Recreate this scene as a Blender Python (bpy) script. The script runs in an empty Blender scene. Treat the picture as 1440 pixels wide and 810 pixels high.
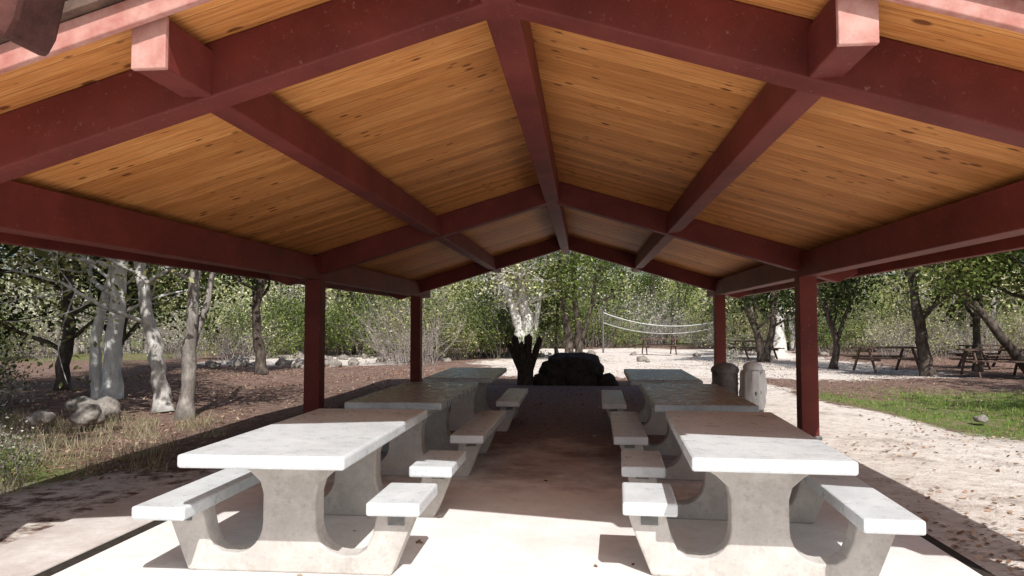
import bpy, math, random
import numpy as np
from mathutils import Vector, noise as mnoise
scene=bpy.context.scene
XC=-0.44
FR=[3.9,10.37,16.85]
# ------------------------------------------------------------------ helpers
def nt_new(name):
    m=bpy.data.materials.new(name); m.use_nodes=True
    nt=m.node_tree; nt.nodes.clear()
    out=nt.nodes.new('ShaderNodeOutputMaterial')
    return m,nt,out
def ramp(nt,fac,stops,interp='LINEAR'):
    r=nt.nodes.new('ShaderNodeValToRGB'); r.color_ramp.interpolation=interp
    el=r.color_ramp.elements
    while len(el)<len(stops): el.new(0.5)
    for e,(p,c) in zip(el,stops):
        e.position=p; e.color=(*c,1) if len(c)==3 else c
    nt.links.new(fac,r.inputs['Fac']); return r.outputs['Color']
def mix(nt,fac,a,b,mode='MIX'):
    m=nt.nodes.new('ShaderNodeMix'); m.data_type='RGBA'; m.blend_type=mode
    for s,v in ((m.inputs[0],fac),(m.inputs[6],a),(m.inputs[7],b)):
        if hasattr(v,'is_output'): nt.links.new(v,s)
        elif isinstance(v,(int,float)): s.default_value=v
        else: s.default_value=(*v,1)
    return m.outputs[2]
def math_(nt,op,a,b=None):
    m=nt.nodes.new('ShaderNodeMath'); m.operation=op
    for i,v in enumerate((a,b)):
        if v is None: continue
        if hasattr(v,'is_output'): nt.links.new(v,m.inputs[i])
        else: m.inputs[i].default_value=v
    return m.outputs[0]
def coords(nt,scale=(1,1,1),rot=(0,0,0)):
    tc=nt.nodes.new('ShaderNodeTexCoord'); mp=nt.nodes.new('ShaderNodeMapping')
    mp.inputs['Scale'].default_value=scale; mp.inputs['Rotation'].default_value=rot
    nt.links.new(tc.outputs['Object'],mp.inputs['Vector']); return mp.outputs['Vector']
def noise(nt,vec,scale,detail=5,rough=0.6):
    n=nt.nodes.new('ShaderNodeTexNoise'); n.inputs['Scale'].default_value=scale
    n.inputs['Detail'].default_value=detail; n.inputs['Roughness'].default_value=rough
    nt.links.new(vec,n.inputs['Vector']); return n.outputs['Fac']
def finish(nt,out,color,rough=0.8,bump=None,bstr=0.3,bdist=0.01,spec=0.3,metal=0.0):
    p=nt.nodes.new('ShaderNodeBsdfPrincipled')
    if hasattr(color,'is_output'): nt.links.new(color,p.inputs['Base Color'])
    else: p.inputs['Base Color'].default_value=(*color,1)
    if hasattr(rough,'is_output'): nt.links.new(rough,p.inputs['Roughness'])
    else: p.inputs['Roughness'].default_value=rough
    p.inputs['Specular IOR Level'].default_value=spec; p.inputs['Metallic'].default_value=metal
    if bump is not None:
        b=nt.nodes.new('ShaderNodeBump'); b.inputs['Strength'].default_value=bstr; b.inputs['Distance'].default_value=bdist
        nt.links.new(bump,b.inputs['Height']); nt.links.new(b.outputs['Normal'],p.inputs['Normal'])
    nt.links.new(p.outputs['BSDF'],out.inputs['Surface']); return p

def mat_red():
    m,nt,out=nt_new('red_painted_timber')
    v=coords(nt); n1=noise(nt,v,2.0,6); n2=noise(nt,coords(nt,(14,1.2,14)),6,6,.7); n3=noise(nt,v,22,5,.7)
    c=ramp(nt,n1,[(0.3,(0.11,0.019,0.015)),(0.7,(0.195,0.038,0.03))])
    c=mix(nt,ramp(nt,n2,[(0.60,(0,0,0)),(0.8,(.8,.8,.8))]),c,(0.28,0.09,0.07))
    c=mix(nt,ramp(nt,n3,[(0.63,(0,0,0)),(0.70,(.6,.6,.6))]),c,(0.30,0.16,0.13))
    finish(nt,out,c,0.6,n2,0.35,0.004,0.3); return m
def mat_pinkred():
    m,nt,out=nt_new('sunlit_red_paint')
    v=coords(nt); n1=noise(nt,v,7,7,.7); 
    c=ramp(nt,n1,[(0.3,(0.42,0.15,0.12)),(0.7,(0.62,0.36,0.31))])  # paler than the beams: sunlit tone put into the colour
    finish(nt,out,c,0.7,n1,0.3,0.004,0.3); return m
def mat_ceiling():
    m,nt,out=nt_new('knotty_pine_decking')
    tc=nt.nodes.new('ShaderNodeTexCoord'); sep=nt.nodes.new('ShaderNodeSeparateXYZ')
    nt.links.new(tc.outputs['Object'],sep.inputs[0])
    W=0.135
    yb=math_(nt,'DIVIDE',sep.outputs['Y'],W)
    idx=math_(nt,'FLOOR',yb); fr=math_(nt,'FRACT',yb)
    wn=nt.nodes.new('ShaderNodeTexWhiteNoise'); wn.noise_dimensions='1D'; nt.links.new(idx,wn.inputs['W'])
    off=math_(nt,'MULTIPLY',wn.outputs['Value'],37.0)
    xo=math_(nt,'ADD',sep.outputs['X'],off)
    cb=nt.nodes.new('ShaderNodeCombineXYZ'); nt.links.new(xo,cb.inputs[0]); nt.links.new(sep.outputs['Y'],cb.inputs[1])
    mp=nt.nodes.new('ShaderNodeMapping'); mp.inputs['Scale'].default_value=(1.3,22,1); nt.links.new(cb.outputs[0],mp.inputs['Vector'])
    g=noise(nt,mp.outputs['Vector'],2.2,8,.65)
    mp2=nt.nodes.new('ShaderNodeMapping'); mp2.inputs['Scale'].default_value=(5.5,10.5,1); nt.links.new(cb.outputs[0],mp2.inputs['Vector'])
    vo=nt.nodes.new('ShaderNodeTexVoronoi'); vo.inputs['Scale'].default_value=1.0; nt.links.new(mp2.outputs['Vector'],vo.inputs['Vector'])
    sepc=nt.nodes.new('ShaderNodeSeparateColor'); nt.links.new(vo.outputs['Color'],sepc.inputs[0])
    rad=math_(nt,'MULTIPLY',sepc.outputs[0],0.19)
    dd=math_(nt,'SUBTRACT',vo.outputs['Distance'],rad)
    knot=ramp(nt,dd,[(0.0,(.9,.9,.9)),(0.12,(0,0,0))])
    sel=math_(nt,'GREATER_THAN',sepc.outputs[1],0.4)
    knot=mix(nt,sel,(0,0,0),knot)
    base=ramp(nt,g,[(0.28,(0.46,0.155,0.042)),(0.5,(0.72,0.31,0.095)),(0.72,(0.86,0.47,0.18))])
    tint=ramp(nt,wn.outputs['Value'],[(0.0,(0.68,0.61,0.55)),(0.4,(0.95,0.92,0.9)),(1.0,(1.05,1.07,1.1))])
    c=mix(nt,1.0,base,tint,'MULTIPLY')
    big=noise(nt,tc.outputs['Object'],0.9,3)
    c=mix(nt,ramp(nt,big,[(0.45,(0,0,0)),(0.75,(.5,.5,.5))]),c,(0.42,0.17,0.055))
    c=mix(nt,knot,c,(0.15,0.045,0.015))
    e=math_(nt,'ABSOLUTE',math_(nt,'SUBTRACT',fr,0.5))
    seam=ramp(nt,e,[(0.468,(0,0,0)),(0.495,(.7,.7,.7))])
    c=mix(nt,seam,c,(0.18,0.065,0.02))
    h=math_(nt,'SUBTRACT',math_(nt,'MULTIPLY',g,0.15),seam)
    finish(nt,out,c,0.6,h,0.5,0.005,0.2); return m
def mat_shingle():
    m,nt,out=nt_new('wood_shingles')
    v=coords(nt); n=noise(nt,v,8,6)
    c=ramp(nt,n,[(0.3,(0.07,0.045,0.035)),(0.7,(0.2,0.13,0.1))])
    finish(nt,out,c,0.9,n,0.8,0.02); return m
def mat_concrete(name,c1,c2,rough=0.75,dirt=(0.2,0.13,0.1),damt=.5,spec=.3,stain=.62,floor_shade=False):
    m,nt,out=nt_new(name)
    v=coords(nt); n1=noise(nt,v,2.2,8,.65); n2=noise(nt,v,60,4,.7); n3=noise(nt,v,0.9 if floor_shade else 1.6,8,.72); n4=noise(nt,v,9,8,.75)
    c=ramp(nt,n1,[(0.3,c1),(0.7,c2)])
    c=mix(nt,ramp(nt,n3,[(stain-.14,(0,0,0)),(stain+.12,(damt,)*3)]),c,dirt)
    c=mix(nt,ramp(nt,n4,[(.52,(0,0,0)),(.72,(damt*.8,)*3)]),c,dirt)
    if floor_shade:  # roof shade painted over floor dirt, darker with Y
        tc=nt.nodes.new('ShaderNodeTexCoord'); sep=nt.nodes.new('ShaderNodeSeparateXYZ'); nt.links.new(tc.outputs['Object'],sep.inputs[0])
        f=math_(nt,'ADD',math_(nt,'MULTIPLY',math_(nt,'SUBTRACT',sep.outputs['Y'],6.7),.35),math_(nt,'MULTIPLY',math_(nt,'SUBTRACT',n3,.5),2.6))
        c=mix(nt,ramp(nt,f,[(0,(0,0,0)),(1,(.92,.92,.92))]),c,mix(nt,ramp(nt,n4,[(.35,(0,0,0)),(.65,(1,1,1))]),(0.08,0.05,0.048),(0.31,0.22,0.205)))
    sp=ramp(nt,n2,[(0.3,(.55,.53,.5)),(0.43,(1,1,1))])
    c=mix(nt,0.5,c,sp,'MULTIPLY')
    r=mix(nt,ramp(nt,n4,[(.4,(0,0,0)),(.65,(1,1,1))]),(rough,)*3,(min(1,rough+.25),)*3)
    finish(nt,out,c,r,math_(nt,'ADD',n2,math_(nt,'MULTIPLY',n1,2.0)),0.4,0.004,spec); return m
def mat_ground():
    m,nt,out=nt_new('ground_dirt_grass')
    v=coords(nt); at=nt.nodes.new('ShaderNodeAttribute'); at.attribute_name='zone'
    sep=nt.nodes.new('ShaderNodeSeparateColor'); nt.links.new(at.outputs['Color'],sep.inputs[0])
    n1=noise(nt,v,0.7,8,.65); n2=noise(nt,v,5,8,.7); n3=noise(nt,v,30,5,.7); n4=noise(nt,v,14,3,.6)
    litter=ramp(nt,n3,[(0.32,(0.04,0.025,0.02)),(0.48,(0.135,0.08,0.062)),(0.62,(0.28,0.175,0.138)),(0.75,(0.50,0.38,0.32))])
    litter=mix(nt,ramp(nt,n2,[(0.4,(0,0,0)),(0.7,(.7,.7,.7))]),litter,(0.36,0.26,0.21))
    sand=ramp(nt,n2,[(0.3,(0.56,0.48,0.42)),(0.6,(0.77,0.70,0.63)),(0.8,(0.84,0.78,0.72))])
    sand=mix(nt,ramp(nt,n4,[(0.60,(0,0,0)),(0.68,(.7,.7,.7))]),sand,(0.33,0.23,0.17))
    sand=mix(nt,ramp(nt,n1,[(0.54,(0,0,0)),(0.68,(.6,.6,.6))]),sand,litter)
    grass=ramp(nt,n3,[(0.3,(0.05,0.06,0.02)),(0.5,(0.12,0.17,0.04)),(0.7,(0.22,0.28,0.09))])
    grass=mix(nt,ramp(nt,n2,[(0.49,(0,0,0)),(0.6,(.95,.95,.95))]),grass,(0.25,0.18,0.12))
    jit=math_(nt,'MULTIPLY',math_(nt,'SUBTRACT',math_(nt,'ADD',n1,n2),1.0),1.5)
    def mask(s): 
        return ramp(nt,math_(nt,'ADD',s,jit),[(0.38,(0,0,0)),(0.62,(1,1,1))])
    c=mix(nt,mask(sep.outputs[1]),litter,sand)
    c=mix(nt,mask(sep.outputs[0]),c,grass)
    finish(nt,out,c,0.95,math_(nt,'ADD',n3,math_(nt,'MULTIPLY',n2,2.0)),0.8,0.03,0.1); return m
def mat_leaf(name,cols,transl=0.35):
    m,nt,out=nt_new(name)
    g=nt.nodes.new('ShaderNodeNewGeometry'); v=coords(nt); n=noise(nt,v,0.7,2)
    f=math_(nt,'ADD',math_(nt,'MULTIPLY',g.outputs['Random Per Island'],0.6),math_(nt,'MULTIPLY',n,0.5))
    k=len(cols); c=ramp(nt,f,[(0.12+0.8*i/(k-1),cc) for i,cc in enumerate(cols)])
    d=nt.nodes.new('ShaderNodeBsdfDiffuse'); nt.links.new(c,d.inputs[0])
    if transl:
        t=nt.nodes.new('ShaderNodeBsdfTranslucent'); nt.links.new(c,t.inputs[0])
        ms=nt.nodes.new('ShaderNodeMixShader'); ms.inputs[0].default_value=transl
        nt.links.new(d.outputs[0],ms.inputs[1]); nt.links.new(t.outputs[0],ms.inputs[2])
        nt.links.new(ms.outputs[0],out.inputs['Surface'])
    else: nt.links.new(d.outputs[0],out.inputs['Surface'])
    return m
def mat_bark(name,c1,c2,c3,dk=.45):
    m,nt,out=nt_new(name)
    v=coords(nt,(1,1,.35)); n=noise(nt,v,9,8,.7); n2=noise(nt,coords(nt),2.2,6,.65)
    c=ramp(nt,n,[(0.33,c1),(0.5,c2),(0.68,c3)])
    c=mix(nt,ramp(nt,n2,[(0.45,(0,0,0)),(0.62,(.75,.75,.75))]),c,tuple(x*dk for x in c2))
    finish(nt,out,c,0.9,n,1.0,0.03,0.1); return m
def mat_simple(name,c1,c2,scale=6,rough=.7,bs=.4,bd=.01,metal=0,spec=.3):
    m,nt,out=nt_new(name); v=coords(nt); n=noise(nt,v,scale,7,.65)
    finish(nt,out,ramp(nt,n,[(0.3,c1),(0.7,c2)]),rough,n,bs,bd,spec,metal); return m

RED=mat_red(); PINK=mat_pinkred(); CEIL=mat_ceiling(); SHIN=mat_shingle()
CONC=mat_concrete('table_concrete',(0.44,0.405,0.37),(0.68,0.645,0.61),0.75,(0.24,0.205,0.175),.65)
CTOP=mat_concrete('table_top_concrete',(0.58,0.62,0.64),(0.76,0.79,0.81),0.26,(0.36,0.38,0.38),.5,.6,.6)  # bluish cast: sky reflection painted into the colour
CTOPD=mat_concrete('shaded_table_top_concrete',(0.24,0.28,0.30),(0.36,0.40,0.43),0.2,(0.17,0.165,0.16),.55,.8,.56)  # darker copy for tables in roof shade, stains and sky tint included
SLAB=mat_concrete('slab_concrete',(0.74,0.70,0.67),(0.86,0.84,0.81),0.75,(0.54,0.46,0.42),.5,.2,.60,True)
APRON=mat_concrete('apron_concrete',(0.55,0.50,0.47),(0.78,0.74,0.70),0.75,(0.40,0.32,0.28),.6,.2,.5)
STRIP=mat_simple('dark_strip',(0.015,0.012,0.01),(0.05,0.04,0.03),20,.95)  # near-black colour for the strips beside the slab
GROUND=mat_ground()
PALEBARK=mat_bark('pale_bark',(0.30,0.27,0.24),(0.55,0.52,0.48),(0.76,0.74,0.70))
WHITEBARK=mat_bark('white_bark',(0.45,0.43,0.40),(0.68,0.66,0.62),(0.82,0.80,0.77),.7)
DARKBARK=mat_bark('dark_bark',(0.03,0.024,0.02),(0.10,0.08,0.065),(0.2,0.165,0.14))
GREYBARK=mat_bark('grey_bark',(0.12,0.10,0.09),(0.3,0.265,0.235),(0.48,0.44,0.40))
TWIG=mat_simple('twigs',(0.20,0.16,0.15),(0.46,0.405,0.385),5,.9)
LEAF_OLIVE=mat_leaf('leaf_olive',[(0.05,0.058,0.02),(0.17,0.18,0.06),(0.38,0.38,0.16),(0.66,0.63,0.36)],.3)
LEAF_GREEN=mat_leaf('leaf_green',[(0.02,0.032,0.01),(0.07,0.10,0.028),(0.18,0.24,0.06),(0.44,0.48,0.18)],.35)
LEAF_GREY=mat_leaf('leaf_grey',[(0.10,0.105,0.08),(0.25,0.25,0.195),(0.45,0.445,0.35),(0.68,0.66,0.55)],0)
LEAF_PALE=mat_leaf('leaf_pale',[(0.07,0.08,0.03),(0.24,0.25,0.10),(0.50,0.50,0.26),(0.76,0.73,0.50)],0)
LEAF_DARK=mat_leaf('leaf_dark',[(0.012,0.02,0.008),(0.03,0.046,0.016),(0.08,0.105,0.04),(0.22,0.24,0.11)],0)
LEAF_DEAD=mat_leaf('leaf_dead',[(0.09,0.05,0.035),(0.22,0.125,0.08),(0.36,0.23,0.155),(0.55,0.43,0.34)],0)
GRASS=mat_leaf('grass_blades',[(0.07,0.10,0.02),(0.14,0.22,0.045),(0.25,0.36,0.08),(0.4,0.46,0.17)],.3)
DRYGRASS=mat_leaf('dry_grass',[(0.15,0.14,0.07),(0.35,0.31,0.19),(0.55,0.49,0.34)],.2)
ROCK=mat_simple('rock',(0.13,0.11,0.095),(0.38,0.34,0.30),7,.9,.8,.03)
DARKROCK=mat_simple('sooty_stone',(0.014,0.013,0.012),(0.06,0.053,0.048),6,.9,1.0,.05)
STUMP=mat_simple('burnt_stump',(0.02,0.016,0.014),(0.09,0.07,0.06),14,.9,.9,.02)
STEEL=mat_simple('galvanised_steel',(0.12,0.12,0.12),(0.3,0.3,0.29),10,.5,.1,.003,.6)
BAG=mat_simple('white_plastic_liner',(0.72,0.72,0.72),(0.85,0.85,0.84),9,.4,.6,.03,0,.5)
BARREL=mat_simple('drum_paint',(0.10,0.095,0.09),(0.30,0.28,0.27),6,.6,.2,.004)
WHITE=mat_simple('white_webbing',(0.6,0.6,0.58),(0.75,0.75,0.73),6,.8)
NETC=mat_simple('net_cord',(0.3,0.29,0.27),(0.4,0.39,0.36),6,.8)
OLDWOOD=mat_simple('old_wood',(0.05,0.032,0.025),(0.17,0.11,0.085),12,.85,.7,.01)
REDWOOD=mat_simple('dark_red_wood',(0.045,0.016,0.012),(0.14,0.05,0.04),9,.8,.8,.01)

def link(o,parent=None):
    scene.collection.objects.link(o)
    if parent is not None: o.parent=parent
    return o
def empty(name,loc=(0,0,0),rot=0):
    e=bpy.data.objects.new(name,None); e.location=loc; e.rotation_euler=(0,0,rot); e.empty_display_size=.2
    return link(e)
def mesh_np(name,V,F,mats,mi=None,smooth=False):
    V=np.asarray(V,dtype=np.float32).reshape(-1,3); F=np.asarray(F,dtype=np.int32)
    me=bpy.data.meshes.new(name); k=F.shape[1]
    me.vertices.add(len(V)); me.vertices.foreach_set('co',V.ravel())
    me.loops.add(F.size); me.loops.foreach_set('vertex_index',F.ravel())
    me.polygons.add(len(F)); me.polygons.foreach_set('loop_start',np.arange(0,F.size,k,dtype=np.int32))
    try: me.polygons.foreach_set('loop_total',np.full(len(F),k,dtype=np.int32))
    except Exception: pass
    for m in mats: me.materials.append(m)
    if mi is not None: me.polygons.foreach_set('material_index',np.asarray(mi,dtype=np.int32))
    me.polygons.foreach_set('use_smooth',np.full(len(F),smooth))
    me.update(calc_edges=True); me.validate(); return me
def prism(name,prof,y0,y1,mat,parent=None,axis='Y',bevel=0.006):
    n=len(prof); vs=[]
    for y in (y0,y1):
        for a,z in prof:
            vs.append((a,y,z) if axis=='Y' else (y,a,z))
    fs=[tuple(range(n)),tuple(range(2*n-1,n-1,-1))]+[(i,i+n,(i+1)%n+n,(i+1)%n) for i in range(n)]
    me=bpy.data.meshes.new(name); me.from_pydata(vs,[],fs); me.materials.append(mat)
    import bmesh
    bm=bmesh.new(); bm.from_mesh(me); bmesh.ops.recalc_face_normals(bm,faces=bm.faces); bm.to_mesh(me); bm.free()
    o=link(bpy.data.objects.new(name,me),parent)
    if bevel:
        b=o.modifiers.new('b','BEVEL'); b.width=bevel; b.segments=2; b.limit_method='ANGLE'; b.angle_limit=math.radians(35)
    return o
def box(name,x0,x1,y0,y1,z0,z1,mat,parent=None,bevel=0.006):
    return prism(name,[(x0,z0),(x1,z0),(x1,z1),(x0,z1)],y0,y1,mat,parent,'Y',bevel)
def tube(pts,rad,sides):
    pts=np.asarray(pts,float); n=len(pts)
    T=np.gradient(pts,axis=0); T/=np.linalg.norm(T,axis=1)[:,None]+1e-9
    ref=np.array([1,0,0.]) if abs(T[0][0])<.8 else np.array([0,1.,0])
    A=np.cross(T,ref); A/=np.linalg.norm(A,axis=1)[:,None]+1e-9; B=np.cross(T,A)
    ang=np.arange(sides)*2*math.pi/sides
    V=(pts[:,None,:]+np.asarray(rad)[:,None,None]*(np.cos(ang)[None,:,None]*A[:,None,:]+np.sin(ang)[None,:,None]*B[:,None,:])).reshape(-1,3)
    F=[]
    for i in range(n-1):
        for j in range(sides):
            k=(j+1)%sides
            F.append((i*sides+j,i*sides+k,(i+1)*sides+k,(i+1)*sides+j))
    return V,np.array(F)
class Geo:
    def __init__(s): s.V=[];s.F=[];s.n=0;s.M=[]
    def add(s,V,F,m=0):
        s.V.append(V); s.F.append(np.asarray(F)+s.n); s.n+=len(V); s.M.append(np.full(len(F),m))
    def mesh(s,name,mats,smooth=True):
        F=np.concatenate(s.F);M=np.concatenate(s.M)
        me=mesh_np(name,np.concatenate(s.V),F,mats,M,False)
        if smooth: me.polygons.foreach_set('use_smooth',M==0)
        return me
def leaf_quads(C,size,rng,asp=.55,up=.3):
    n=len(C); nr=rng.normal(size=(n,3)); nr[:,2]+=up*np.sign(nr[:,2]+.5)
    nr/=np.linalg.norm(nr,axis=1)[:,None]; t=np.cross(nr,rng.normal(size=(n,3))); t/=np.linalg.norm(t,axis=1)[:,None]+1e-9
    b=np.cross(nr,t); s=(size*rng.uniform(.6,1.35,n))[:,None]*.5
    V=np.stack([C-t*s,C+b*s*asp,C+t*s,C-b*s*asp],1).reshape(-1,3)
    return V,np.arange(4*n).reshape(-1,4)
def nrm(v): return v/(np.linalg.norm(v)+1e-9)
def grow(G,tips,p,d,L,r,level,maxl,rng,sides,up=.12,nch=(4,6),spread=.9):
    n=6; pts=[p]; dd=nrm(d)
    for i in range(n):
        dd=nrm(dd+rng.normal(size=3)*.17+np.array([0,0,up])); pts.append(pts[-1]+dd*L/n)
    rad=np.linspace(r,r*.35,n+1); V,F=tube(pts,rad,sides); G.add(V,F,0)
    if level>=maxl:
        for i in range(2,n+1): tips.append(pts[i]); 
        return
    for c in range(rng.integers(nch[0],nch[1]+1)):
        f=rng.uniform(.3,1.0); i=min(int(f*n),n-1); q=pts[i]+(pts[i+1]-pts[i])*(f*n-i)
        nd=nrm(dd+rng.normal(size=3)*spread)
        grow(G,tips,q,nd,L*rng.uniform(.45,.7),max(r*.5*(1-.4*f),.006),level+1,maxl,rng,max(3,sides-2),up,nch,spread)
def spline(P,n):
    P=np.asarray(P,float); t=np.linspace(0,len(P)-1,n); i=np.clip(t.astype(int),0,len(P)-2); f=(t-i)[:,None]
    Pm=np.vstack([2*P[0]-P[1],P,2*P[-1]-P[-2]])
    a,b,c,d=Pm[i],Pm[i+1],Pm[i+2],Pm[i+3]
    return .5*((2*b)+(-a+c)*f+(2*a-5*b+4*c-d)*f**2+(-a+3*b-3*c+d)*f**3)
def tree_mesh(name,trunks,seed,bark,leaf,limbs=9,limbL=2.2,lo=.4,leaves=35,lsize=.14,sig=.3,maxl=2,sides=10,droop=.1):
    rng=np.random.default_rng(seed); G=Geo(); tips=[]
    for P,r0,r1 in trunks:
        pts=spline(P,22); pts[1:-1]+=rng.normal(size=(20,3))*[r0*.12,r0*.12,0]
        rad=np.linspace(r0,r1,22)*(1+rng.normal(size=22)*.05); rad[0]*=1.3; rad[1]*=1.1
        V,F=tube(pts,rad,sides); G.add(V,F,0)
        for c in range(limbs):
            f=lo+(1-lo)*(c+rng.uniform(0,.9))/limbs; i=int(f*20)
            a=rng.uniform(0,2*math.pi)+c*2.4
            d=np.array([math.cos(a),math.sin(a),rng.uniform(.1,.7)])
            grow(G,tips,pts[i],d,limbL*rng.uniform(.7,1.2)*(1.15-.5*f),rad[i]*.42,1,maxl,rng,max(4,sides-4),droop)
    if leaves>0:
        T=np.array(tips); C=np.repeat(T,leaves,0)+rng.normal(size=(len(T)*leaves,3))*sig
        keep=C[:,2]>.15; C=C[keep]
        V,F=leaf_quads(C,lsize,rng); G.add(V,F,1)
    return G.mesh(name,[bark,leaf])
def bush_mesh(name,seed,R,H,stems,leaves,lsize,leaf,bark=TWIG,sig=.12):
    rng=np.random.default_rng(seed); G=Geo(); tips=[]
    for s in range(stems):
        a=rng.uniform(0,2*math.pi); rr=R*.45*math.sqrt(rng.uniform())
        p=np.array([math.cos(a)*rr,math.sin(a)*rr,-.05]); d=np.array([math.cos(a)*rng.uniform(0,.7),math.sin(a)*rng.uniform(0,.7),1.])
        grow(G,tips,p,d,H*rng.uniform(.5,.95),.014,1,2,rng,3,.03,(4,6),.5)
    T=np.array(tips); 
    if leaves:
        C=np.repeat(T,leaves,0)+rng.normal(size=(len(T)*leaves,3))*sig; C=C[C[:,2]>.02]
        V,F=leaf_quads(C,lsize,rng); G.add(V,F,1)
    return G.mesh(name,[bark,leaf])
def place(name,me,x,y,z=-.05,rot=0,s=1,parent=None):
    o=bpy.data.objects.new(name,me); o.location=(x,y,z); o.rotation_euler=(0,0,rot)
    o.scale=(s,s,s) if not isinstance(s,tuple) else s
    return link(o,parent)
rnd=random.Random(5)
# ------------------------------------------------------------------ ground
def ss(a,b,x): 
    t=np.clip((x-a)/(b-a),0,1); return t*t*(3-2*t)
def height(x,y):
    far=np.hypot(x,y-10)
    h=-0.03+0.0*x
    out=ss(3.7,6,np.abs(x-XC))*1.0
    out=np.maximum(out,ss(19,22,y))
    h=h-out*.02+out*0.06*(np.sin(x*.9+1.3*np.sin(y*.5))*np.sin(y*.7+.8*np.sin(x*.6)))
    h=h+4*ss(55,140,far)+20*ss(150,400,far)
    return h
def hz1(x,y): return float(height(np.array(x),np.array(y)))
def build_ground():
    n=300;k=6.2
    t=np.linspace(-1,1,n); g=600*np.sinh(k*t)/math.sinh(k)
    X,Y=np.meshgrid(g,g+9,indexing='xy'); Z=height(X,Y)
    V=np.stack([X,Y,Z],-1).reshape(-1,3)
    idx=np.arange(n*n).reshape(n,n)
    F=np.stack([idx[:-1,:-1],idx[:-1,1:],idx[1:,1:],idx[1:,:-1]],-1).reshape(-1,4)
    me=mesh_np('ground',V,F,[GROUND],None,True)
    x=X.ravel();y=Y.ravel()
    wob=.5*np.sin(y*.9)+.35*np.sin(x*1.3+y*.4)
    grass=.9*ss(4.3,5.6,x+wob*.6)*ss(10.2,11.5,y+wob*.5)*(1-ss(16,19,y+wob))
    grass=np.maximum(grass,.6*ss(-4.2,-5.5,x)*ss(5.5,6.5,y)*(1-ss(8,9.5,y)))
    grass=np.maximum(grass,.6*ss(-16,-20,x)*ss(24,30,y)*(1-ss(44,50,y)))
    grass=np.maximum(grass,1.0*ss(52,60,np.hypot(x,y)))
    sand=ss(2.0,2.6,x)*(1-ss(11.3,12.5,y))
    sand=np.maximum(sand,ss(2.0,2.6,x)*(1-ss(4.2,5.5,x+wob))*(1-ss(20,23,y))*.85)
    sand=np.maximum(sand,.85*ss(-6,-2,x+wob)*(1-ss(9,13,x))*ss(20.5,23,y)*(1-ss(44,50,y)))
    sand=np.maximum(sand,.8*ss(-17,-14,x)*(1-ss(-8,-5,x))*ss(25,28,y+wob)*(1-ss(36,40,y)))
    sand=np.maximum(sand,.62*(1-ss(-3.6,-3.0,x))*(1-ss(7.0,8.5,y+wob)))
    sand*= (1-.42*np.exp(-((x-3.3)**2)/1.5-((y-5.0)**2)/2.2))
    col=np.stack([grass,sand,0*x,1+0*x],-1).astype(np.float32)
    a=me.color_attributes.new('zone','FLOAT_COLOR','POINT'); a.data.foreach_set('color',col.ravel())
    link(bpy.data.objects.new('ground',me))
build_ground()
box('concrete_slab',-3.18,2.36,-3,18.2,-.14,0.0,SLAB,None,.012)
box('edge_strip',-3.30,-3.185,-3,7.2,-.1,-.012,STRIP,None,0)  # near-black strip along the slab edge
box('edge_strip',2.365,2.45,-3,7.2,-.1,-.012,STRIP,None,0)
box('concrete_apron',-3.95,-3.305,-3,6.6,-.14,-.003,APRON,None,.012)
# ------------------------------------------------------------------ pavilion
P=empty('picnic_pavilion')
SL=0.30; ZR=3.50; Y0=3.32; Y1=18.0; TE=4.1
def zc(t): return ZR-SL*t
for sgn,nm in ((-1,'left'),(1,'right')):
    X=lambda t: XC+sgn*t
    prism('ceiling_deck',[(X(0),zc(0)),(X(TE),zc(TE)),(X(TE),zc(TE)+.05),(X(0),zc(0)+.05)],Y0,Y1,CEIL,P,bevel=0)
    prism('roof_shingles',[(X(0),zc(0)+.053),(X(TE+.08),zc(TE+.08)+.053),(X(TE+.08),zc(TE+.08)+.10),(X(0),zc(0)+.115)],Y0-.1,Y1+.1,SHIN,P,bevel=.004)
    for yy,n2 in ((Y0-.045,'front_fascia'),(Y1+.003,'rear_fascia')):
        prism(n2,[(X(0),zc(0)-.08),(X(TE+.03),zc(TE+.03)-.08),(X(TE+.03),zc(TE+.03)+.048),(X(0),zc(0)+.048)],yy,yy+.042,PINK,P)
    prism('eave_fascia',[(X(TE+.002),zc(TE)-.13),(X(TE+.04),zc(TE)-.14),(X(TE+.04),zc(TE)+.045),(X(TE+.002),zc(TE)+.05)],Y0,Y1,RED,P)
    for i,f in enumerate(FR):
        prism('rafter',[(X(0),zc(0)-.31),(X(TE-.3),zc(TE-.3)-.31),(X(TE-.05),zc(TE-.05)-.12),(X(TE-.05),zc(TE-.05)-.002),(X(0),zc(0)-.002)],f-.10,f+.10,RED,P,bevel=.01)
        box('post',X(3.4)-.115,X(3.4)+.115,f-.115,f+.115,0,2.15,RED,P,.012)
        box('post_base',X(3.4)-.14,X(3.4)+.14,f-.14,f+.14,-.1,.02,STEEL,P,.005)
    t=1.64
    box('purlin',X(t)-.085,X(t)+.085,Y0+.05,Y1-.1,zc(t)-.285,zc(t)-.03,RED,P,.01)
    box('purlin_end',X(t)-.087,X(t)+.087,Y0+.02,Y0+.052,zc(t)-.287,zc(t)-.028,PINK,P,.006)  # thin cap carrying the painted sunlit tone of the beam end
    box('eave_beam',X(3.4)-.105,X(3.4)+.105,Y0+.05,Y1-.1,2.12,2.44,RED,P,.01)
box('ridge_beam',XC-.095,XC+.095,Y0+.05,Y1-.1,ZR-.325,ZR-.03,RED,P,.01)
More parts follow.
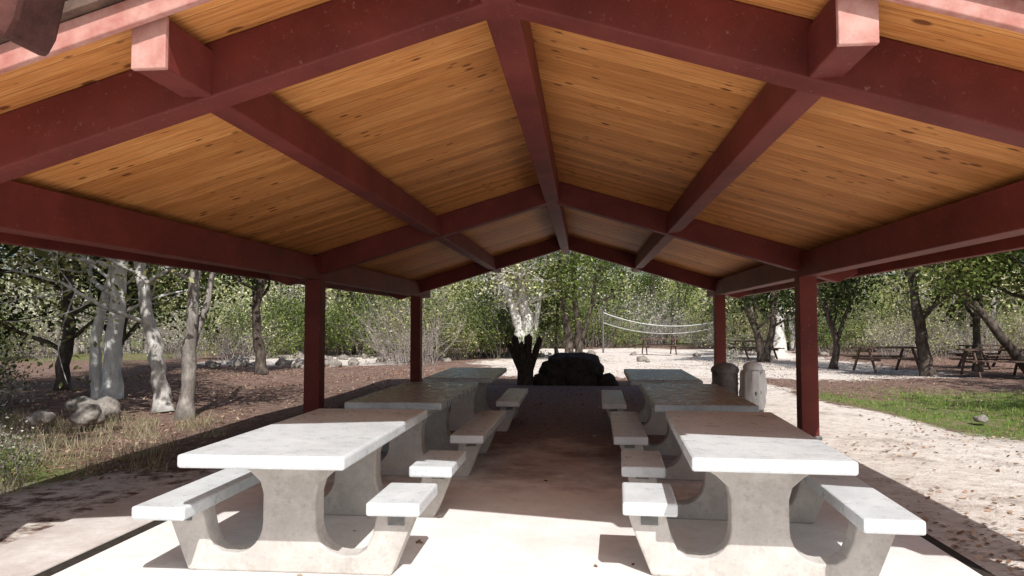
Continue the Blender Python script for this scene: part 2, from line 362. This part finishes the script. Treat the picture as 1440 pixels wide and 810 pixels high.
# ------------------------------------------------------------------ tables
def arc(cx,cz,rx,rz,a0,a1,n=7):
    return [(cx+rx*math.cos(math.radians(a0+(a1-a0)*i/n)),cz+rz*math.sin(math.radians(a0+(a1-a0)*i/n))) for i in range(n+1)]
def frame_profile():
    half=[(0.0,0.70),(.33,.70),(.32,.64)]
    half+=[(.25,.60),(.185,.54),(.165,.47),(.165,.36)]
    half+=arc(.335,.30,.17,.19,180,270,6)
    half+=[(.42,.115),(.475,.15),(.515,.24),(.545,.37)]
    half+=[(.77,.37),(.75,.30),(.69,.15),(.63,0.0)]
    left=[(-x,z) for x,z in reversed(half[1:])]
    return half+left
def picnic_table(cx,cy,rot,split=0,L=2.4,W=.92,top=CTOP,so=.66):
    e=empty('picnic_table',(cx,cy,0),rot)
    prism('top',[(-W/2,.70),(W/2,.70),(W/2,.775),(-W/2,.775)],-L/2,L/2,top,e,bevel=.016)
    for k,y in enumerate((-.62,.72)):
        prism('pedestal',frame_profile(),y-.08,y+.08,CONC,e,bevel=.012)
    for s in (-1,1):
        x0,x1=(s*so-.16,s*so+.16)
        segs=[(-1.0,1.04)]
        if s==split: segs=[(-.80,-.22),(.32,1.05)]
        for a,b in segs:
            prism('seat',[(x0,.372),(x1,.372),(x1,.45),(x0,.45)],a,b,CTOP,e,bevel=.014)
            for y in (-.62,.72):
                if a<y<b: prism('bracket_plate',[(s*so-.05,.30),(s*so+.05,.30),(s*so+.05,.368),(s*so-.05,.368)],y-.088,y-.0815,STEEL,e,bevel=0)
    return e
picnic_table(-1.79,5.12,math.radians(0.5),1,L=2.28,W=.95)
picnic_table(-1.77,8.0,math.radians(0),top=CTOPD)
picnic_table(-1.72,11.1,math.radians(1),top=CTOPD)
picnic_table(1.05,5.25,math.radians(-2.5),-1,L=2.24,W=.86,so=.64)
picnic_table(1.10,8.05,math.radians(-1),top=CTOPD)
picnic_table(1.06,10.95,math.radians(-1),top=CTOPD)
# ------------------------------------------------------------------ rocks / stones
def rock_mesh(name,seed,sx,sy,sz,mat,sub=3,amp=.28,box_=0):
    import bmesh
    bm=bmesh.new(); bmesh.ops.create_icosphere(bm,subdivisions=sub,radius=1)
    for v in bm.verts:
        c=v.co.copy()
        if box_:
            m=max(abs(c.x),abs(c.y),abs(c.z)); c=c.lerp(c/m,box_)
        nn=mnoise.noise(c*1.1+Vector((seed*3.1,seed,0)))*amp*1.6+mnoise.noise(c*2.9+Vector((seed,0,seed)))*amp*.6
        c=c*(1+nn); v.co=Vector((c.x*sx,c.y*sy,max(c.z,-.5)*sz))
    me=bpy.data.meshes.new(name); bm.to_mesh(me); bm.free(); me.materials.append(mat)
    for p in me.polygons: p.use_smooth=sub>2
    return me
ROCKS=[rock_mesh('rock_m%d'%i,i+1,.5,.42,.34,ROCK) for i in range(4)]
for x,y,s in [(-7.75,11.35,.62),(-7.4,10.6,.5),(-8.4,11.9,.5),(-7.9,10.2,.38)]:
    place('boulder',ROCKS[rnd.randrange(4)],x,y,.1,rnd.uniform(0,6),s)
e=empty('scattered_rocks')
for i in range(52):
    if i<30: x=rnd.uniform(-14,-8); y=rnd.uniform(25,33); s=rnd.uniform(.2,.9)
    elif i<36: x=rnd.uniform(5.6,12); y=12.1+rnd.uniform(-.3,.3)-(x-8)*.25; s=rnd.uniform(.12,.22)
    else: x=rnd.uniform(-6,12); y=rnd.uniform(28,38); s=rnd.uniform(.2,.6)
    place('rock',ROCKS[i%4],x,y,0,rnd.uniform(0,6),s,e)
e=empty('stone_fireplace')
place('masonry_body',rock_mesh('core_m',77,.70,.40,.66,DARKROCK,4,.10,.62),-.32,18.75,.10,0,1,e)
for i,(x,z,s) in enumerate([(-.9,.38,.55),(.25,.34,.6),(-1.08,.05,.65),(.55,.05,.65),(-.3,.05,.6)]):
    place('stone',rock_mesh('stone_m',i+20,.4,.35,.36,DARKROCK,3,.22),x,18.55,z,i,s,e)
G=Geo(); rg=np.random.default_rng(3)
for i,(dx,dz,r) in enumerate([(-.36,1.02,.06),(-.24,1.2,.09),(-.08,1.04,.07),(.07,1.23,.10),(.24,.98,.06),(.33,1.17,.075),(-.05,.72,.13),(.08,.68,.12)]):
    pts=[(dx*.3,rg.uniform(-.12,.12),-.1),(dx*.35,rg.uniform(-.1,.1),.35),(dx*1.1,rg.uniform(-.1,.1),dz-.06)]
    pts.append((pts[2][0]+rg.uniform(-.03,.03),pts[2][1]-.02,dz+.02))
    V,F=tube(pts,[r*1.5,r*1.1,r,.015],9); G.add(V,F,0)
place('tree_stump',G.mesh('tree_stump',[STUMP],False),-1.46,18.4,0)
# ------------------------------------------------------------------ trash cans
def lathe(name,prof,mat,parent,n=28,wob=0,seed=0):
    vs=[];fs=[]
    for k,(r,z) in enumerate(prof):
        for j in range(n):
            a=2*math.pi*j/n; rr=r*(1+wob*mnoise.noise(Vector((math.cos(a)*2.5,math.sin(a)*2.5,z*5+seed))))
            vs.append((rr*math.cos(a),rr*math.sin(a),z))
    for k in range(len(prof)-1):
        for j in range(n):
            fs.append((k*n+j,k*n+(j+1)%n,(k+1)*n+(j+1)%n,(k+1)*n+j))
    me=bpy.data.meshes.new(name); me.from_pydata(vs,[],fs); me.materials.append(mat)
    for p in me.polygons:p.use_smooth=True
    return link(bpy.data.objects.new(name,me),parent)
for (x,y,bag,s) in ((2.38,13.1,False,.84),(2.80,12.9,True,.84)):
    e=empty('trash_can',(x,y,0)); e.scale=(s*.95,s*.95,s) if not bag else (s*.74,s*.74,s)
    lathe('drum',[(0,0.0),(.27,0),(.28,.02),(.27,.05),(.27,.27),(.285,.28),(.285,.30),(.27,.31),(.27,.55),(.285,.56),(.285,.58),(.27,.59),(.27,.80),(.285,.81),(.285,.83),(.255,.83),(.25,.6)],BARREL,e)
    if bag: 
        lathe('bag_liner',[(.20,.6),(.24,.80),(.275,.86),(.305,.85),(.31,.78),(.32,.6),(.31,.42),(.315,.25),(.30,.14),(.27,.09)],BAG,e,40,.3,4)
        lathe('domed_lid',[(.25,.86),(.26,.92),(.22,.98),(.12,1.02),(0.001,1.03)],BAG,e)
    else: lathe('domed_lid',[(.29,.80),(.295,.86),(.27,.90),(.2,.96),(.1,.99),(0.001,1.0)],BARREL,e)
# ------------------------------------------------------------------ far wooden tables
def wood_table(x,y,rot):
    e=empty('wooden_picnic_table',(x,y,0),rot)
    for i in range(5): box('top_board',-.95,.95,-.37+i*.15,-.37+i*.15+.14,.73,.775,OLDWOOD,e,.004)
    for s in (-1,1):
        for i in range(2): 
            a=s*.72+(i-1)*.14; box('seat_board',-.95,.95,a,a+.13,.43,.47,OLDWOOD,e,.004)
        box('cross_bar',s*.65-.03,s*.65+.03,-.8,.8,.36,.428,OLDWOOD,e,.004)
        for q in (-1,1):
            prism('leg',[(q*.62,0),(q*.72,0),(q*.30,.73),(q*.20,.73)],s*.65+.032*s,s*.65+.075*s,OLDWOOD,e,'X',.003)
wood_table(9.4,24.5,.15); wood_table(11.7,22.6,-.1); wood_table(7.2,33,.4); wood_table(13.8,27,.3); wood_table(3.6,37,.1)
# ------------------------------------------------------------------ volleyball net
def net():
    e=empty('volleyball_net'); A=np.array([1.0,41.0,2.1]); B=np.array([6.6,38,1.6])
    G=Geo()
    for p in (A,B):
        V,F=tube([(p[0],p[1],-.1),(p[0],p[1],p[2]+.1)],[.05,.05],8); G.add(V,F,0)
    place('poles',G.mesh('net_poles',[STEEL]),0,0,0,0,1,e)
    def pt(f,dz): 
        p=A+(B-A)*f; p=p.copy(); p[2]+=-.45*4*f*(1-f)-dz*(1-.5*f); return p
    G=Geo()
    for dz,w in ((0,.026),(.55,.016)):
        V,F=tube([pt(f,dz) for f in np.linspace(0,1,15)],[w]*15,5); G.add(V,F,0)
    place('net_tapes',G.mesh('net_tapes',[WHITE]),0,0,0,0,1,e)
    G=Geo()
    for dz in np.arange(.1,.55,.1):
        V,F=tube([pt(f,dz) for f in np.linspace(0,1,15)],[.0035]*15,3); G.add(V,F,0)
    for f in np.linspace(0,1,56):
        V,F=tube([pt(f,0),pt(f,.55)],[.0035]*2,3); G.add(V,F,0)
    place('net_mesh',G.mesh('net_mesh',[NETC]),0,0,0,0,1,e)
net()
# ------------------------------------------------------------------ beam stub near camera (upper left)
e=empty('timber_post')
box('post',-2.45,-2.3,.55,.70,-.1,2.2,REDWOOD,e)
prism('arm',[(-2.5,2.02),(-1.05,2.03),(-.985,1.985),(-.965,2.02),(-.935,2.16),(-2.5,2.16)],1.16,1.27,REDWOOD,e,bevel=.012)
box('brace',-2.44,-2.31,.5,1.4,2.16,2.24,REDWOOD,e)
# ------------------------------------------------------------------ specific trees
def t(name,x,y,trunks,seed,bark,leaf,**k):
    me=tree_mesh(name,trunks,seed,bark,leaf,**k); place(name,me,x,y,-.05)
t('sycamore_tree',-9.45,14.2,[([(0,0,0),(.05,0,1.6),(.25,0,3.2),(.5,.3,6),(.3,.3,9)],.19,.07),([(-.33,.1,0),(-.42,.1,1.2),(-.2,.2,2.6),(-.1,.6,4.5),(-.6,.6,7)],.12,.05)],11,WHITEBARK,LEAF_OLIVE,limbs=9,limbL=2.4,lo=.36,leaves=14,lsize=.11,sig=.3)
t('alder_tree',-7.35,12.5,[([(0,0,0),(-.15,0,1.0),(-.4,0,2.1),(-.7,.2,3.6),(-.8,.3,7)],.15,.06)],12,PALEBARK,LEAF_OLIVE,limbs=7,limbL=2.2,lo=.42,leaves=12,lsize=.11,sig=.28)
t('alder_tree',-6.5,11.7,[([(0,0,0),(.05,0,1.0),(.12,0,2.4),(.3,.2,4.0),(.2,.3,7.5)],.13,.05),([(.05,0,1.0),(.2,.3,2.0),(.35,.5,3.4),(.9,.6,5.)],.06,.03)],13,GREYBARK,LEAF_OLIVE,limbs=6,limbL=2.0,lo=.45,leaves=10,lsize=.11,sig=.28)
t('oak_tree',-12.2,16.5,[([(0,0,0),(.1,0,2),(-.2,0,4),(.3,.2,7)],.16,.07)],14,DARKBARK,LEAF_DARK,limbs=12,limbL=2.8,lo=.18,leaves=50,lsize=.13,sig=.35)
t('oak_tree',-14,21,[([(0,0,0),(.3,0,2),(.2,0,4),(.3,.2,8)],.2,.07)],15,DARKBARK,LEAF_GREEN,limbs=13,limbL=3.0,lo=.15,leaves=40,lsize=.15,sig=.4)
t('oak_tree',-9.8,22,[([(0,0,0),(-.2,0,2),(.2,0,4),(.3,.2,7)],.16,.07)],16,DARKBARK,LEAF_DARK,limbs=11,limbL=2.3,lo=.3,leaves=26,lsize=.14,sig=.35)
t('sycamore_tree',-2.6,33.0,[([(0,0,0),(-.35,0,1.6),(-.95,0,3.4),(-1.8,0,6.5)],.26,.14),([(.15,.1,0),(.05,.1,1.6),(-.25,.1,3.8),(.1,.2,8)],.32,.15),([(.2,.1,.3),(.45,.1,1.6),(.7,.1,3.4),(1.1,.2,6)],.14,.07)],21,WHITEBARK,LEAF_PALE,limbs=7,limbL=2.8,lo=.5,leaves=6,lsize=.17,sig=.4)
t('oak_tree',-.6,31.5,[([(0,0,0),(-.15,0,1.6),(-.45,0,3.2),(-.3,0,7)],.2,.08),([(.3,.1,0),(.35,.1,1.4),(.15,.1,3.2),(.5,.2,7)],.18,.07),([(.2,-.1,0),(.7,0,1.6),(1.1,.1,3.2),(1.7,.2,6)],.10,.05)],22,DARKBARK,LEAF_GREEN,limbs=5,limbL=2.0,lo=.5,leaves=12,lsize=.15,sig=.35)
t('juniper_tree',-1.3,34.5,[([(0,0,0),(.05,0,2),(0,0,5)],.10,.04)],23,DARKBARK,LEAF_GREEN,limbs=9,limbL=1.1,lo=.35,leaves=26,lsize=.12,sig=.22)
t('oak_tree',10.25,23.6,[([(0,0,0),(-.15,0,1.2),(-.4,0,3.0),(-.6,.2,7)],.2,.08)],31,DARKBARK,LEAF_OLIVE,limbs=8,limbL=2.8,lo=.42,leaves=22,lsize=.14,sig=.35)
t('oak_tree',12.35,25,[([(0,0,0),(0,0,1.4),(.1,0,3.2),(-.1,.2,7)],.14,.06)],32,DARKBARK,LEAF_DARK,limbs=8,limbL=2.4,lo=.38,leaves=24,lsize=.14,sig=.35)
t('mesquite_tree',12.5,22.2,[([(0,0,0),(-.7,0,.9),(-1.5,0,2.0),(-2.3,0,2.9),(-3.2,.2,4.3)],.15,.06),([(.1,0,0),(.35,0,1.5),(.1,.1,3.2),(.4,.2,6)],.22,.08)],33,DARKBARK,LEAF_GREEN,limbs=7,limbL=2.2,lo=.5,leaves=22,lsize=.13,sig=.35)
t('sycamore_tree',9.0,36,[([(0,0,0),(0,0,2),(-.1,0,4),(.3,0,8)],.36,.12)],34,WHITEBARK,LEAF_PALE,limbs=8,limbL=2.6,lo=.35,leaves=10,lsize=.17,sig=.4)
t('oak_tree',7.0,30.5,[([(0,0,0),(-.2,0,1.2),(-.6,0,2.4),(-1.0,0,5)],.17,.07),([(.1,0,0),(.4,0,1.4),(.5,0,3.),(1.0,0,6)],.16,.06)],35,DARKBARK,LEAF_DARK,limbs=7,limbL=2.2,lo=.36,leaves=22,lsize=.15,sig=.35)
t('oak_tree',8.6,27,[([(0,0,0),(.1,0,1.0),(-.4,0,2.6),(-.7,0,5)],.13,.05),([(.1,0,.8),(.5,0,2.0),(1.1,0,3.6)],.08,.04)],36,DARKBARK,LEAF_DARK,limbs=6,limbL=1.8,lo=.42,leaves=14,lsize=.14,sig=.35)
# trees beside the viewpoint that dapple the ground
for i,(x,y) in enumerate([(-7.3,3.2),(-8.2,8.2),(-11.3,11.8),(-6.8,-1.5),(12.2,7.0),(14.0,11.5),(16,16)]):
    t('cottonwood_tree',x,y,[([(0,0,0),(.1,0,3),(.4,.3,6),(.2,.5,9.5)],.22,.08)],41+i,GREYBARK,LEAF_DARK,limbs=11,limbL=3.3,lo=.42,leaves=14 if x<0 else 12,lsize=.28,sig=.5,sides=8)
# ------------------------------------------------------------------ distant woods
e=empty('distant_trees')
var=[]
for i in range(7):
    h=6.5+i%3*1.5
    tr=[([(0,0,0),(rnd.uniform(-.4,.4),0,h*.3),(rnd.uniform(-.8,.8),0,h*.6),(0,0,h)],.2,.06)]
    if i%2: tr.append(([(.2,0,0),(.8,.2,h*.25),(1.3,.3,h*.5),(1.8,.3,h*.8)],.15,.05))
    var.append(tree_mesh('distant_tree_m%d'%i,tr,50+i,[GREYBARK,PALEBARK,DARKBARK][i%3],[LEAF_PALE,LEAF_OLIVE,LEAF_DARK,LEAF_GREY,LEAF_PALE,LEAF_GREEN,LEAF_GREY][i],limbs=9 if not i%2 else 5,limbL=2.8,lo=.16,leaves=[6,7,12,3,6,10,4][i],lsize=.24,sig=.5,sides=5))
for i in range(78):
    a=rnd.uniform(-.95,.8); r=42+34*rnd.random()**1.2
    x=r*math.sin(a); y=r*math.cos(a)*1.0+2
    if -1<x<9 and y<48: continue
    place('distant_tree',var[rnd.randrange(7)],x,y,hz1(x,y)-.05,rnd.uniform(0,6.28),rnd.uniform(.7,1.1),e)
for i in range(24):
    x=rnd.uniform(-8,26); y=rnd.uniform(53,80)
    place('distant_tree',var[[0,1,2,4,5,6][i%6]],x,y,hz1(x,y)-.05,rnd.uniform(0,6.28),rnd.uniform(.65,1.0),e)
for i in range(24):
    a=rnd.uniform(-.8,.7); r=85+60*rnd.random()
    x=r*math.sin(a); y=r*math.cos(a)
    place('distant_tree',var[[0,1,3,4,6][rnd.randrange(5)]],x,y,hz1(x,y)-.05,rnd.uniform(0,6.28),rnd.uniform(.9,1.3),e)
# ------------------------------------------------------------------ brush
e=empty('brush_thicket')
bv=[bush_mesh('brush_m%d'%i,70+i,1.5,2.0,24,[3,5,0,9,4][i],.07 if i!=3 else .09,[LEAF_GREY,LEAF_PALE,LEAF_GREY,LEAF_GREEN,LEAF_OLIVE][i]) for i in range(5)]
for i in range(120):
    if i<55: x=rnd.uniform(-15,-3.6); y=rnd.uniform(27,38); 
    elif i<85: x=rnd.uniform(6,26); y=rnd.uniform(32,44)
    else: x=rnd.uniform(-34,-14); y=rnd.uniform(24,42)
    if y<31 and x>-9 and rnd.random()<.3: y+=6
    if x<-8 and x>-14 and y<34: y+=7
    place('brush',bv[rnd.randrange(5)],x,y,-.05,rnd.uniform(0,6),rnd.uniform(.7,1.45),e)
for i in range(46):
    x=rnd.uniform(-4,16); y=rnd.uniform(45,64)
    place('brush',bv[[0,1,4,3][i%4]],x,y,hz1(x,y)-.03,rnd.uniform(0,6),rnd.uniform(1,1.9),e)
sm=[bush_mesh('shrub_m%d'%i,90+i,.5,.7,14,[2,5][i],.05,[LEAF_GREY,LEAF_GREEN][i]) for i in range(2)]
for x,y,s,k in [(-8.6,9.4,1.0,0),(-9.6,10.4,1.2,1),(-6.2,7.6,.6,0),(-10.4,12.2,1.4,0),(-5.6,6.9,.5,1),(-11.5,13,1.6,1),(12,18.5,.9,0),(4.7,25,1.,0)]:
    place('shrub',sm[k],x,y,-.05,rnd.uniform(0,6),s)
# ------------------------------------------------------------------ grass blades and leaf litter
def blades(name,rg,pts,h,w,mat):
    n=len(pts); a=rg.uniform(0,2*math.pi,n); hh=h*rg.uniform(.4,1.3,n); lean=rg.normal(size=(n,2))*.4
    d=np.stack([np.cos(a),np.sin(a),0*a],1)*w; top=pts+np.stack([lean[:,0]*hh,lean[:,1]*hh,hh],1)
    V=np.stack([pts-d,pts+d,top+d*.15,top-d*.15],1).reshape(-1,3)
    me=mesh_np(name,V,np.arange(4*n).reshape(-1,4),[mat]); link(bpy.data.objects.new(name,me))
rg=np.random.default_rng(8)
n=90000; x=rg.uniform(4.4,18,n); y=rg.uniform(10.6,20.5,n)
wob=.5*np.sin(y*.9)+.35*np.sin(x*1.3+y*.4)
k=ss(4.6,6,x+wob*.6)*ss(10.4,11.8,y+wob*.5)*(1-ss(16,19,y+wob)); patch=.5+.5*np.sin(x*2.1+np.sin(y*1.7)*2)*np.sin(y*1.9+x)
keep=rg.uniform(size=n)<k*(.05+.95*patch**1.6); x=x[keep];y=y[keep]
blades('grass',rg,np.stack([x,y,height(x,y)],1),.06,.006,GRASS)
C=[]
for i in range(110):
    cx=rg.uniform(-9.5,-4.4); cy=rg.uniform(5.2,11.5)
    if cx>-5 and cy>8: continue
    m=rg.integers(30,90); C.append(np.stack([cx+rg.normal(size=m)*.12,cy+rg.normal(size=m)*.12],1))
C=np.concatenate(C); blades('dry_grass',rg,np.stack([C[:,0],C[:,1],height(C[:,0],C[:,1])],1),.17,.004,DRYGRASS)
def litter(n,xr,yr,zoff,dens=None):
    x=rg.uniform(*xr,n); y=rg.uniform(*yr,n)
    cl=np.sin(x*1.7+2*np.sin(y*.9))*np.sin(y*1.3+np.sin(x*2.2)); keep=rg.uniform(size=n)<(.45+.5*cl)
    if dens is not None: keep&=rg.uniform(size=n)<dens(x,y)
    x=x[keep];y=y[keep]; return np.stack([x,y,zoff(x,y)],1)
hz=lambda x,y:height(x,y)+.012
parts=[litter(30000,(-16,-3.9),(7,26),hz),
 litter(20000,(2.5,9),(3.2,11),hz,lambda x,y:.9*np.exp(-((x-3.3)**2)/1.5-((y-5.0)**2)/2.2)+.12),
 litter(20000,(4.5,20),(11,34),hz),
 litter(10000,(-4,10),(20,34),hz,lambda x,y:.5+0*x),
 litter(5500,(-3.1,2.3),(4,18.1),lambda x,y:0*x+.008,lambda x,y:.06+.7*ss(7.5,17,y))]
C=np.concatenate(parts); m=len(C)
nr=rg.normal(size=(m,3))*.3; nr[:,2]=1; nr/=np.linalg.norm(nr,axis=1)[:,None]
tt=np.cross(nr,rg.normal(size=(m,3))); tt/=np.linalg.norm(tt,axis=1)[:,None]; bb=np.cross(nr,tt)
s=(rg.uniform(.03,.07,m))[:,None]*.5
V=np.stack([C-tt*s,C+bb*s*.7,C+tt*s,C-bb*s*.7],1).reshape(-1,3)
link(bpy.data.objects.new('fallen_leaves',mesh_np('fallen_leaves',V,np.arange(4*m).reshape(-1,4),[LEAF_DEAD])))
# ------------------------------------------------------------------ light, sky, camera
sv=Vector((.32,-.84,1.0)).normalized()
sun=bpy.data.lights.new('sun','SUN'); sun.energy=5.0; sun.angle=math.radians(.53); sun.color=(1,.98,.95)
so=bpy.data.objects.new('sun',sun); so.rotation_euler=sv.to_track_quat('Z','Y').to_euler(); so.location=(3,-10,12); link(so)
w=bpy.data.worlds.new('World'); scene.world=w; w.use_nodes=True
bg=w.node_tree.nodes['Background']; sk=w.node_tree.nodes.new('ShaderNodeTexSky'); sk.sky_type='NISHITA'; sk.sun_disc=False
sk.sun_elevation=math.asin(sv.z); sk.sun_rotation=math.atan2(sv.x,sv.y); sk.dust_density=3.0; sk.air_density=1.0
w.node_tree.links.new(sk.outputs[0],bg.inputs[0]); bg.inputs[1].default_value=.11
cam=bpy.data.cameras.new('camera'); co=bpy.data.objects.new('camera',cam); link(co); scene.camera=co
co.location=(0,0,1.5); co.rotation_euler=(math.radians(90+2.73),0,math.radians(5.55))
cam.lens=1050/1440*36; cam.sensor_width=36; cam.clip_end=2000; cam.clip_start=.05
scene.view_settings.view_transform='Standard'; scene.view_settings.look='None'; scene.view_settings.exposure=0
